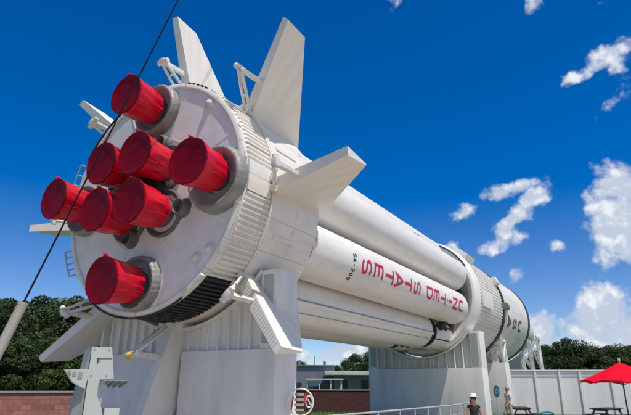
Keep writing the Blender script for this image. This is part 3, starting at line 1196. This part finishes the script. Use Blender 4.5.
# ------------------------------------------------------------------ signs
SIGNB = mat('blue_sign', (.015, .07, .12), .35, dirt=.4, dirtcol=(.03, .14, .2), scale=5)
p = at_depth(496.5, 391, 31)
t = thing('oval_sign', 'dark blue oval board on a post in front of the grey cradle', 'sign', (p.x, p.y, 0))
b = MB()
b.lathe([(-.03, 0), (-.03, .155), (-.015, .165), (.015, .165), (.03, .155), (.03, 0)], 40)
ob = b.build('board', SIGNB, t)
ob.location = (0, 0, p.z)
ob.scale = (1, 1, 1.9)
b = MB().lathe([(-.036, .06), (-.036, .085), (-.03, .085), (-.03, .06)], 32)
ob2 = b.build('emblem', mat('sign_pale', (.2, .35, .42), .4), t)
ob2.location = (0, 0, p.z)
ob2.scale = (1, 1, 1.5)
MB().tube([(0, .05, 0), (0, .05, p.z + .2)], .03, 8).build('post', STEEL, t)

p = at_depth(300.5, 402, 13.2)
t = thing('round_sign', 'round open emblem with white ring, grey bars and red strokes beside the tail cradle', 'sign', (p.x, p.y, 0))
WR = mat('ring_white', (.75, .72, .66), .5)
RD = mat('sign_red', (.45, .03, .03), .5)
GB = mat('bar_grey', (.42, .36, .33), .5, dirt=.4, scale=12)
zc = p.z
b = MB()
b.tube([P(0, .30, a, (0, zc)) for a in range(0, 361, 8)], .018, 10, cap=False)
b.build('ring', WR, t)
b = MB()
for i, (x0, x1) in enumerate(((-.14, .08), (-.15, .09), (-.15, .09), (-.14, .08))):
    b.box(((x0 + x1) / 2, 0, zc + .17 - .115 * i), (x1 - x0, .025, .055))
build_each(b, 'bar', GB, t, smooth=0)
b = MB().beam((-.22, 0, zc - .2), (-.17, 0, zc + .14), .035, .02, (0, 1, 0))
b.build('red_stroke', RD, t, smooth=0)
b = MB().beam((.09, 0, zc - .02), (.13, 0, zc + .19), .05, .02, (0, 1, 0))
b.build('red_stroke', RD, t, smooth=0)
b = MB().beam((-.245, 0, zc - .2), (-.205, 0, zc + .06), .018, .02, (0, 1, 0))
b.build('white_stroke', WR, t, smooth=0)
b = MB()
b.tube([P(0, .11, a, (0, 0)) for a in range(0, 361, 12)], .016, 8, cap=False)
b.beam((-.04, 0, .05), (.05, 0, -.05), .03, .02, (0, 1, 0))
ob = b.build('small_ring', WR, t)
ob.location = (.20, 0, zc + .01)
ob.scale = (.7, 1, 1.15)
MB().tube([(0, .03, 0), (0, .03, zc - .29)], .02, 8).build('post', STEEL, t)

# ------------------------------------------------------------------ picnic tables, umbrella, chair
TAB = mat('black_table', (.025, .025, .028), .5, dirt=.4, dirtcol=(.07, .07, .07), scale=6)


def picnic(x, y, rz, label, L=1.8):
    t = thing('picnic_table', label, 'table', (x, y, 0), rz, 'black picnic tables by the white wall')
    MB().box((0, 0, .735), (L, .78, .05)).bevel(.015).build('tabletop', TAB, t, smooth=0)
    for sy in (-1, 1):
        MB().box((0, sy * .68, .445), (L, .28, .045)).bevel(.012).build('bench', TAB, t, smooth=0)
    for sx in (-1, 1):
        b = MB()
        xx = sx * (L / 2 - .25)
        for sy in (-1, 1):
            b.beam((xx, sy * .25, .708), (xx, sy * .62, .0), .06, .09, (1, 0, 0))
        b.box((xx + .05, 0, .385), (.04, 1.5, .075))
        b.box((xx, 0, .67), (.06, .7, .07))
        b.build('leg_frame', TAB, t, smooth=0)
    return t


p = at_depth(520, 404, 28.5)
picnic(p.x, p.y, R(78), 'black picnic table seen end on beside the walking man')
p = at_depth(606, 405.5, 28)
picnic(p.x, p.y, R(35), 'black picnic table at an angle left of the red umbrella')
pu = at_depth(622.5, 381, 19.2)
picnic(pu.x + .25, pu.y, R(8), 'black picnic table shaded by the red umbrella', 1.7)

UR = mat('red_canvas', (.72, .003, .022), .8, spec=.1, dirt=.3, dirtcol=(.45, .005, .02), scale=3, bump=.15, bscale=40)
t = thing('umbrella', 'red octagonal patio umbrella open above a black picnic table', 'umbrella', (pu.x, pu.y, 0))
ztop, zed = at_depth(619.5, 362, 19.2).z, at_depth(600, 380.5, 19.2).z
b = MB()
Ru = 1.42
ap = b.bm.verts.new((0, 0, ztop))
rows = []
for f in (.12, .35, .6, .85, 1.0):
    row = []
    for k in range(32):
        a = 2 * pi * k / 32
        oct_ = cos(pi / 8) / cos((a % (pi / 4)) - pi / 8)
        sag = -.04 * sin(f * pi) * (1 - abs(math.cos(4 * a)) * .0)
        rr = Ru * f * oct_
        row.append(b.bm.verts.new((rr * cos(a), rr * sin(a), ztop + (zed - ztop) * f + sag * .6 - (.05 if (k % 4 == 2 and f == 1) else 0))))
    rows.append(row)
hem = [b.bm.verts.new((v.co.x, v.co.y, v.co.z - .05)) for v in rows[-1]]
rows.append(hem)
for k in range(32):
    b.bm.faces.new((ap, rows[0][k], rows[0][(k + 1) % 32]))
for a, c_ in zip(rows, rows[1:]):
    for k in range(32):
        b.bm.faces.new((a[k], a[(k + 1) % 32], c_[(k + 1) % 32], c_[k]))
b.build('canopy', UR, t, smooth=25)
POLE = mat('dark_pole', (.06, .055, .05), .4)
MB().tube([(0, 0, .0), (0, 0, ztop - .02)], .024, 10).build('pole', POLE, t)
MB().lathe([(0, 0), (0.001, .25), (.06, .25), (.09, .06), (.2, .04), (.2, 0)], 24).build('base', POLE, t).rotation_euler = (R(90), 0, 0)
b = MB().sphere((0, 0, ztop + .07), (.05, .05, .08), 10)
b.tube([(0, 0, ztop - .01), (0, 0, ztop + .05)], .03, 8)
b.build('finial', mat('finial_wood', (.5, .4, .3), .5), t)
for k in range(8):
    a = 2 * pi * k / 8
    MB().tube([(.03 * cos(a), .03 * sin(a), ztop - .06), (Ru * .97 * cos(a), Ru * .97 * sin(a), zed - .035)], .009, 6).build('rib', POLE, t)
    MB().tube([(.03 * cos(a), .03 * sin(a), zed - .15), (Ru * .5 * cos(a), Ru * .5 * sin(a), (ztop + zed) / 2 - .06)], .008, 6).build('strut', POLE, t)

TEAL = mat('teal_metal', (.02, .17, .24), .4, dirt=.3, dirtcol=(.01, .1, .15), scale=6)
p = at_depth(541, 411, 20.5)
t = thing('chair', 'teal tube chair with a curved backrest near the black table', 'chair', (p.x, p.y, 0), R(195))
MB().box((0, 0, .44), (.56, .5, .035)).bevel(.012).build('seat', TEAL, t, smooth=0)
b = MB()
b.tube([(-.30, .24, .45), (-.32, .28, .72), (-.26, .30, .84), (0, .31, .875), (.26, .30, .84), (.32, .28, .72), (.30, .24, .45)], .03, 10)
for z in (.58, .70, .79):
    b.tube([(-.31, .27, z), (0, .285, z), (.31, .27, z)], .022, 8)
b.build('backrest', TEAL, t)
for sx in (-1, 1):
    for sy in (-1, 1):
        MB().tube([(sx * .24, sy * .2, .43), (sx * .28, sy * .25, 0)], .02, 8).build('leg', TEAL, t)
    MB().tube([(sx * .32, .27, .66), (sx * .34, -.1, .66), (sx * .32, -.2, .6), (sx * .28, -.22, .44)], .022, 8).build('armrest', TEAL, t)

# ------------------------------------------------------------------ people
def skin(name, verts, edges, rad, material, parent, root=0, sub=2):
    me = bpy.data.meshes.new(name)
    me.from_pydata([tuple(v) for v in verts], edges, [])
    o = bpy.data.objects.new(name, me)
    S.collection.objects.link(o)
    m = o.modifiers.new('skin', 'SKIN')
    m.use_smooth_shade = True
    if not me.skin_vertices:
        me.skin_vertices.new()
    for i, r in enumerate(rad):
        rr = r if isinstance(r, tuple) else (r, r)
        me.skin_vertices[0].data[i].radius = rr
        me.skin_vertices[0].data[i].use_root = (i == root)
    s_ = o.modifiers.new('sub', 'SUBSURF')
    s_.levels = s_.render_levels = sub
    dg = bpy.context.evaluated_depsgraph_get()
    dg.update()
    me2 = bpy.data.meshes.new_from_object(o.evaluated_get(dg))
    bpy.data.objects.remove(o)
    me2.name = name
    me2.materials.clear()
    me2.materials.append(material)
    me2.shade_smooth()
    o = bpy.data.objects.new(name, me2)
    S.collection.objects.link(o)
    o.parent = parent
    return o


SKIN = mat('skin', (.48, .26, .18), .5)
CLOTHS = {}


def person(label, loc, rz, h, pose, shirt, trousers, hair, sleeves=.5, shorts=False, female=False):
    """pose: joints for arms / legs in a body frame facing -y, unit height 1.75"""
    k = h / 1.75
    t = thing('person', label, 'person', loc, rz)
    t.scale = (k, k, k)
    sw, hw = (.165, .095) if female else (.19, .09)
    V, E, Rd = [], [], []

    def add(p, r, prev=None):
        V.append(Vector(p))
        Rd.append(r)
        if prev is not None:
            E.append((prev, len(V) - 1))
        return len(V) - 1
    pel = add((0, 0, .95), (.14, .10))
    wa = add((0, 0, 1.10), (.125 if not female else .11, .09), pel)
    ch = add((0, 0, 1.28), (.145, .10), wa)
    sh = add((0, .01, 1.42), (.10, .07), ch)
    nk = add((0, .0, 1.50), .052, sh)
    hd0 = add((0, -.015, 1.57), .066, nk)
    hd1 = add((0, -.01, 1.655), .088, hd0)
    add((0, 0, 1.72), .06, hd1)
    idx = {}
    for s, nm in ((-1, 'l'), (1, 'r')):
        hp_ = add((s * hw, 0, .90), .085, pel)
        kn = add(pose[nm + 'knee'], .058, hp_)
        an = add(pose[nm + 'ankle'], .04, kn)
        add(Vector(pose[nm + 'ankle']) + Vector((0, -.15, -.045)), .033, an)
        s0 = add((s * sw, .01, 1.41), .055, sh)
        el = add(pose[nm + 'elbow'], .040, s0)
        wr = add(pose[nm + 'wrist'], .027, el)
        dirv = (Vector(pose[nm + 'wrist']) - Vector(pose[nm + 'elbow'])).normalized()
        pm = add(Vector(pose[nm + 'wrist']) + dirv * .07, (.036, .018), wr)
        idx[nm] = (Vector(pose[nm + 'wrist']), dirv)
    body = skin('body', V, E, Rd, SKIN, t)
    # fingers joined into the body mesh
    bm = bmesh.new()
    bm.from_mesh(body.data)
    fb = MB()
    fb.bm.free()
    fb.bm = bm
    for nm in ('l', 'r'):
        w, dv = idx[nm]
        side = Vector((0, 1, 0)) - dv * dv.y
        side.normalize()
        inn = dv.cross(side)
        for i, ln in enumerate((.062, .072, .068, .052)):
            o_ = w + dv * .085 + side * (.028 - .018 * i)
            fb.tube([o_, o_ + dv * ln * .55 + inn * .006, o_ + dv * ln + inn * .022], .0085, 6, r2=.006)
        o_ = w + dv * .035 - side * -.036
        fb.tube([o_, o_ + dv * .03 + side * .014, o_ + dv * .055 + side * .012 + inn * .01], .010, 6, r2=.007)
    # face: nose, ears, brow
    fb.sphere((0, -.112, 1.625), (.013, .02, .02), 8)
    for s in (-1, 1):
        fb.sphere((s * .088, .0, 1.63), (.012, .022, .032), 8)
    bm.to_mesh(body.data)
    bm.free()
    body.data.shade_smooth()
    b = MB()
    for s in (-1, 1):
        b.sphere((s * .033, -.085, 1.648), (.014, .012, .009), 8)
    build_each(b, 'eye', mat('eye_dark', (.02, .015, .012), .3), t)
    b = MB().sphere((0, -.088, 1.583), (.024, .010, .006), 8)
    b.build('mouth', mat('lips', (.35, .12, .10), .5), t)
    # clothes follow the same joints
    V, E, Rd = [], [], []
    p0 = add((0, 0, .93), (.158, .118))
    p1 = add((0, 0, 1.10), (.14 if not female else .124, .105), p0)
    p2 = add((0, 0, 1.28), (.16, .115), p1)
    p3 = add((0, .01, 1.415), (.112, .082), p2)
    for s, nm in ((-1, 'l'), (1, 'r')):
        a = add((s * sw, .01, 1.41), .068, p3)
        if sleeves > 0:
            e = Vector(pose[nm + 'elbow'])
            add(Vector((s * sw, .01, 1.41)).lerp(e, sleeves), .062, a)
    skin('shirt', V, E, Rd, shirt, t)
    V, E, Rd = [], [], []
    p0 = add((0, 0, .965), (.152, .114))
    for s, nm in ((-1, 'l'), (1, 'r')):
        a = add((s * hw, 0, .88), .098, p0)
        kn = add(pose[nm + 'knee'], .076, a)
        if not shorts:
            add(Vector(pose[nm + 'ankle']) + Vector((0, .0, .02)), .058, kn)
    skin('trousers', V, E, Rd, trousers, t)
    b = MB()
    for nm in ('l', 'r'):
        an = Vector(pose[nm + 'ankle'])
        b.sphere((an.x, an.y - .06, an.z - .045), (.05, .14, .045), 12)
    build_each(b, 'shoe', mat('shoe_dark', (.06, .05, .045), .6), t)
    b = MB()
    b.sphere((0, .018, 1.675), (.098, .105, .098), 16)
    if female:
        b.sphere((0, .075, 1.56), (.085, .05, .12), 12)
    b.build('hair', hair, t)
    return t


relaxed = dict(lknee=(-.10, -.02, .49), lankle=(-.10, .02, .09), rknee=(.10, -.02, .49), rankle=(.10, .02, .09),
               lelbow=(-.25, .03, 1.13), lwrist=(-.24, -.10, .93), relbow=(.26, .03, 1.13), rwrist=(.20, -.14, .98))
stride = dict(lknee=(-.09, -.18, .50), lankle=(-.09, -.20, .09), rknee=(.09, .06, .48), rankle=(.09, .30, .14),
              lelbow=(-.23, .10, 1.14), lwrist=(-.22, .02, .90), relbow=(.23, -.06, 1.14), rwrist=(.21, -.24, .98))
p = at_depth(472.5, 393, 15.0)
wo_ = person('woman in a black top and sunglasses wearing a white sun hat', (p.x, p.y, 0), R(8), 1.5, relaxed,
             mat('black_top', (.015, .015, .018), .8), mat('dark_shorts', (.03, .03, .04), .8), mat('dark_hair', (.03, .018, .012), .5), sleeves=.18, shorts=True, female=True)
HATM = mat('straw_white', (.78, .72, .60), .7, bump=.3, bscale=60)
b = MB().lathe([(.0, .10), (-.004, .20), (.012, .205), (.02, .115), (.075, .105), (.115, .085), (.13, .0)], 32)
ob = b.build('sun_hat', HATM, wo_)
ob.matrix_local = Matrix.Translation((0, .0, 1.69)) @ Matrix.Rotation(R(84), 4, 'X')
b = MB()
for s in (-1, 1):
    b.sphere((s * .036, -.098, 1.648), (.030, .010, .022), 10)
    b.beam((s * .06, -.09, 1.652), (s * .09, .0, 1.645), .006, .008)
b.beam((-.02, -.103, 1.652), (.02, -.103, 1.652), .006, .008)
b.build('sunglasses', mat('black_lens', (.01, .01, .012), .15), wo_)
p = at_depth(506.5, 385, 27.0)
ma_ = person('man in a white shirt, khaki trousers and cap walking past the white wall', (p.x, p.y, 0), R(-68), 1.70, stride,
             mat('white_shirt', (.58, .54, .54), .8), mat('khaki', (.42, .36, .27), .85), mat('grey_hair', (.25, .2, .16), .6), sleeves=.6)
b = MB().lathe([(-.02, .102), (.03, .10), (.075, .075), (.095, .0)], 24)
ob = b.build('cap', mat('tan_cap', (.35, .25, .17), .8), ma_)
ob.matrix_local = Matrix.Translation((0, .01, 1.70)) @ Matrix.Rotation(R(90), 4, 'X')
MB().sphere((0, -.12, 1.685), (.065, .075, .008), 12).build('cap_peak', MATS['tan_cap'], ma_)

# ------------------------------------------------------------------ buildings beyond the wall
BG = mat('blue_grey_cladding', (.17, .185, .21), .6, dirt=.4, dirtcol=(.09, .12, .15), scale=.5, streak=(2, 2, .3))
BW = mat('pale_fascia', (.55, .56, .56), .6, dirt=.4, scale=.6)
BD = mat('dark_glass', (.03, .04, .05), .15)
p0, p1 = at_depth(270, 366, 92), at_depth(334, 366, 92)
t = thing('grey_building', 'low blue grey building behind the brown brick wall, left part with flat roof', 'building', (p0.x, 92, 0))
w = p1.x - p0.x
MB().box((w / 2, 6, p0.z / 2), (w, 12, p0.z)).build('wall', BG, t, smooth=0)
MB().box((w / 2, 5.9, p0.z + .1), (w + .4, 12.4, .2)).build('roof', mat('roof_grey', (.16, .17, .19), .8), t, smooth=0)
for x in (2.2, 4.6, 7.2, 9.6):
    MB().box((x, -.03, 1.6), (1.5, .08, 1.5)).build('window', BD, t, smooth=0)
for x, hh in ((4.8, .9), (7.5, 1.6), (9.2, .7)):
    MB().box((x, 3, p0.z + .2 + hh / 2), (.5 if hh < 1.2 else .12, .5 if hh < 1.2 else .12, hh)).build('roof_vent', BG, t, smooth=0)
p0, p1 = at_depth(331, 371.5, 86), at_depth(410, 371.5, 86)
t = thing('grey_building', 'blue grey building with a wide pale roof overhang behind the second cradle', 'building', (p0.x, 86, 0))
w = p1.x - p0.x
MB().box((w / 2 + .6, 6, p0.z / 2 - .3), (w, 11, p0.z - .6)).build('wall', BG, t, smooth=0)
MB().box((w / 2, 5, p0.z - .25), (w + 2, 14, .55)).bevel(.05).build('roof', BW, t, smooth=0)
for x in (1.2, 4.5, 7.2):
    MB().box((x + .8, .45, 1.5), (1.1, .12, 2.4)).build('window', BD, t, smooth=0)
p0, p1 = at_depth(307, 378.5, 60), at_depth(342, 378.5, 60)
t = thing('canopy', 'white framed open shelter on thin posts in front of the grey buildings', 'shelter', (p0.x, 60, 0))
w = p1.x - p0.x
MB().box((w / 2, 1.2, p0.z - .06), (w + .3, 2.8, .14)).bevel(.02).build('roof', BW, t, smooth=0)
for x in (.05, w * .36, w * .68, w - .05):
    for y in (0, 2.4):
        MB().box((x, y, (p0.z - .14) / 2), (.1, .1, p0.z - .14)).build('post', BW, t, smooth=0)
MB().box((w * .5, 2.45, 1.1), (w * .6, .08, 1.9)).build('back_panel', BD, t, smooth=0)
MB().box((w * .2, .1, 2.0), (w * .3, .05, .5)).build('side_sign', mat('pale_blue', (.25, .4, .5), .5), t, smooth=0)

# ------------------------------------------------------------------ trees
def leaf_mat(name, c1, c2):
    m = bpy.data.materials.new(name)
    m.use_nodes = True
    tt_ = m.node_tree
    bs = tt_.nodes['Principled BSDF']
    bs.inputs['Roughness'].default_value = .55
    bs.inputs['Specular IOR Level'].default_value = .25
    g = tt_.nodes.new('ShaderNodeTexCoord')
    n = tt_.nodes.new('ShaderNodeTexNoise')
    n.inputs['Scale'].default_value = .9
    n.inputs['Detail'].default_value = 5
    tt_.links.new(g.outputs['Object'], n.inputs['Vector'])
    c = tt_.nodes.new('ShaderNodeValToRGB')
    c.color_ramp.elements[0].color = (*c1, 1)
    c.color_ramp.elements[0].position = .35
    c.color_ramp.elements[1].color = (*c2, 1)
    c.color_ramp.elements[1].position = .68
    tt_.links.new(n.outputs['Fac'], c.inputs[0])
    tt_.links.new(c.outputs[0], bs.inputs['Base Color'])
    tr = tt_.nodes.new('ShaderNodeBsdfTranslucent')
    tt_.links.new(c.outputs[0], tr.inputs['Color'])
    ms = tt_.nodes.new('ShaderNodeMixShader')
    ms.inputs[0].default_value = .25
    tt_.links.new(bs.outputs[0], ms.inputs[1])
    tt_.links.new(tr.outputs[0], ms.inputs[2])
    tt_.links.new(ms.outputs[0], tt_.nodes['Material Output'].inputs['Surface'])
    return m


LEAF = leaf_mat('broadleaf', (.022, .045, .012), (.085, .130, .030))
LEAF2 = leaf_mat('broadleaf_dark', (.016, .032, .011), (.055, .088, .024))
BARK = mat('bark', (.13, .10, .075), .9, dirt=.6, dirtcol=(.06, .045, .035), scale=5, bump=.8, bscale=14)


def tree_proto(h, rad, seed, leafm, nclump, per, leaf, low=.12):
    q = random.Random(seed)
    root = thing('tree', 'x', 'tree')
    b = MB()
    b.tube([(0, 0, 0), (.05, .03, h * .25), (-.04, .06, h * .5), (.05, 0, h * .8)], .2 * h / 8, 10, r2=.05)
    clumps = []
    for i in range(nclump):
        while True:
            v = Vector((q.uniform(-1, 1), q.uniform(-1, 1), q.uniform(-1, 1)))
            if .25 < v.length < 1:
                break
        f = v.normalized() * (v.length ** .5)
        z = h * low + (h * (1 - low)) * (.5 + .5 * f.z)
        wd = rad * (1.0 - .25 * max(f.z, 0))
        clumps.append((Vector((f.x * wd, f.y * wd, z)), q.uniform(.55, 1.15) * rad * .33))
    for c, r in clumps[:14]:
        b.tube([(0, 0, max(h * .15, c.z * .45)), (c.x * .45, c.y * .45, c.z * .72), c], .05 * h / 8, 6, r2=.015)
    b.build('trunk', BARK, root)
    verts, faces = [], []
    for c, r in clumps:
        for j in range(per):
            while True:
                v = Vector((q.uniform(-1, 1), q.uniform(-1, 1), q.uniform(-1, 1)))
                if v.length < 1:
                    break
            v = v.normalized() * (v.length ** .45)
            pos = c + Vector((v.x * r, v.y * r, v.z * r * .72))
            nrm = (v + Vector((q.uniform(-.8, .8), q.uniform(-.8, .8), q.uniform(-.2, 1.0)))).normalized()
            a = nrm.orthogonal().normalized()
            a = Matrix.Rotation(q.uniform(0, 6.28), 3, nrm) @ a
            c2 = nrm.cross(a)
            L = leaf * q.uniform(.6, 1.3)
            k = len(verts)
            verts += [pos - a * L, pos + c2 * L * .45, pos + a * L, pos - c2 * L * .45]
            faces.append((k, k + 1, k + 2, k + 3))
    me = bpy.data.meshes.new('crown')
    me.from_pydata([tuple(v) for v in verts], [], faces)
    me.materials.append(leafm)
    o = bpy.data.objects.new('crown', me)
    S.collection.objects.link(o)
    o.parent = root
    return root


def plant(proto, first, x, y, sc, rz, label, group, sz=None):
    o = proto if first else copy_tree(proto)
    o.location = (x, y, 0)
    o.scale = (sc, sc, sz or sc)
    o.rotation_euler = (0, 0, rz)
    tag(o, label, 'tree', group)
    return o


pA = tree_proto(8, 3.0, 5, LEAF, 64, 300, .115, .08)
pB = tree_proto(8, 3.3, 9, LEAF2, 64, 300, .12, .05)
G = 'dark trees behind the pink block wall'
LB = 'dense dark green tree crowding behind the pink block wall at the left'
first = {id(pA): True, id(pB): True}
for (pr, px, d, sc, sz, rz) in ((pA, -42, 34, 1.0, .95, 0), (pB, -14, 31, .9, .82, 1), (pA, 14, 34, 1.0, .86, 2.2), (pB, 38, 36, 1.05, .93, 3), (pA, 62, 37, 1.0, .98, 4),
                                (pB, 86, 38, 1.0, .95, 5), (pA, 110, 40, 1.0, .9, .7), (pA, 28, 29, .62, .55, 1.7), (pB, 4, 28, .55, .5, 2.7), (pA, 52, 31, .6, .55, .3), (pB, -80, 36, 1.1, 1.0, .3), (pB, 72, 32, .6, .55, 1.1), (pA, -20, 27, .6, .5, 5.1)):
    p = at_depth(px, 385, d)
    plant(pr, first[id(pr)], p.x, p.y, sc, rz, LB, G, sz)
    first[id(pr)] = False
G2 = 'dark trees beyond the white boundary wall'
LB2 = 'round dark green tree rising beyond the white boundary wall at the right'
for (pr, px, d, sc, sz, rz) in ((pB, 548, 74, 1.0, .98, .4), (pA, 562, 72, 1.1, 1.04, 1.4), (pB, 578, 70, 1.15, 1.08, 2.4), (pA, 596, 72, 1.1, 1.0, 3.1), (pB, 612, 74, 1.1, .98, 4.2), (pA, 628, 72, 1.15, 1.03, 5.2), (pB, 650, 74, 1.2, 1.1, .9), (pA, 540, 82, .9, .85, 2), (pB, 586, 86, 1.2, 1.1, 3.3), (pA, 680, 78, 1.2, 1.1, 2.9)):
    p = at_depth(px, 385, d)
    plant(pr, False, p.x, p.y, sc, rz, LB2, G2, sz * .9)
G3 = 'far trees behind the grey buildings'
for (pr, px, d, sc, sz, rz) in ((pB, 350, 120, 1.1, 1.0, .4), (pA, 362, 118, 1.2, 1.12, 1.4), (pB, 376, 120, 1.2, 1.2, 2), (pA, 300, 150, 1.0, 1.1, 3), (pB, 318, 160, .9, .95, 1), (pA, 285, 150, 1.0, .95, 2.2)):
    p = at_depth(px, 385, d)
    plant(pr, False, p.x, p.y, sc, rz, 'small dark tree showing above the grey building roofs', G3, sz)
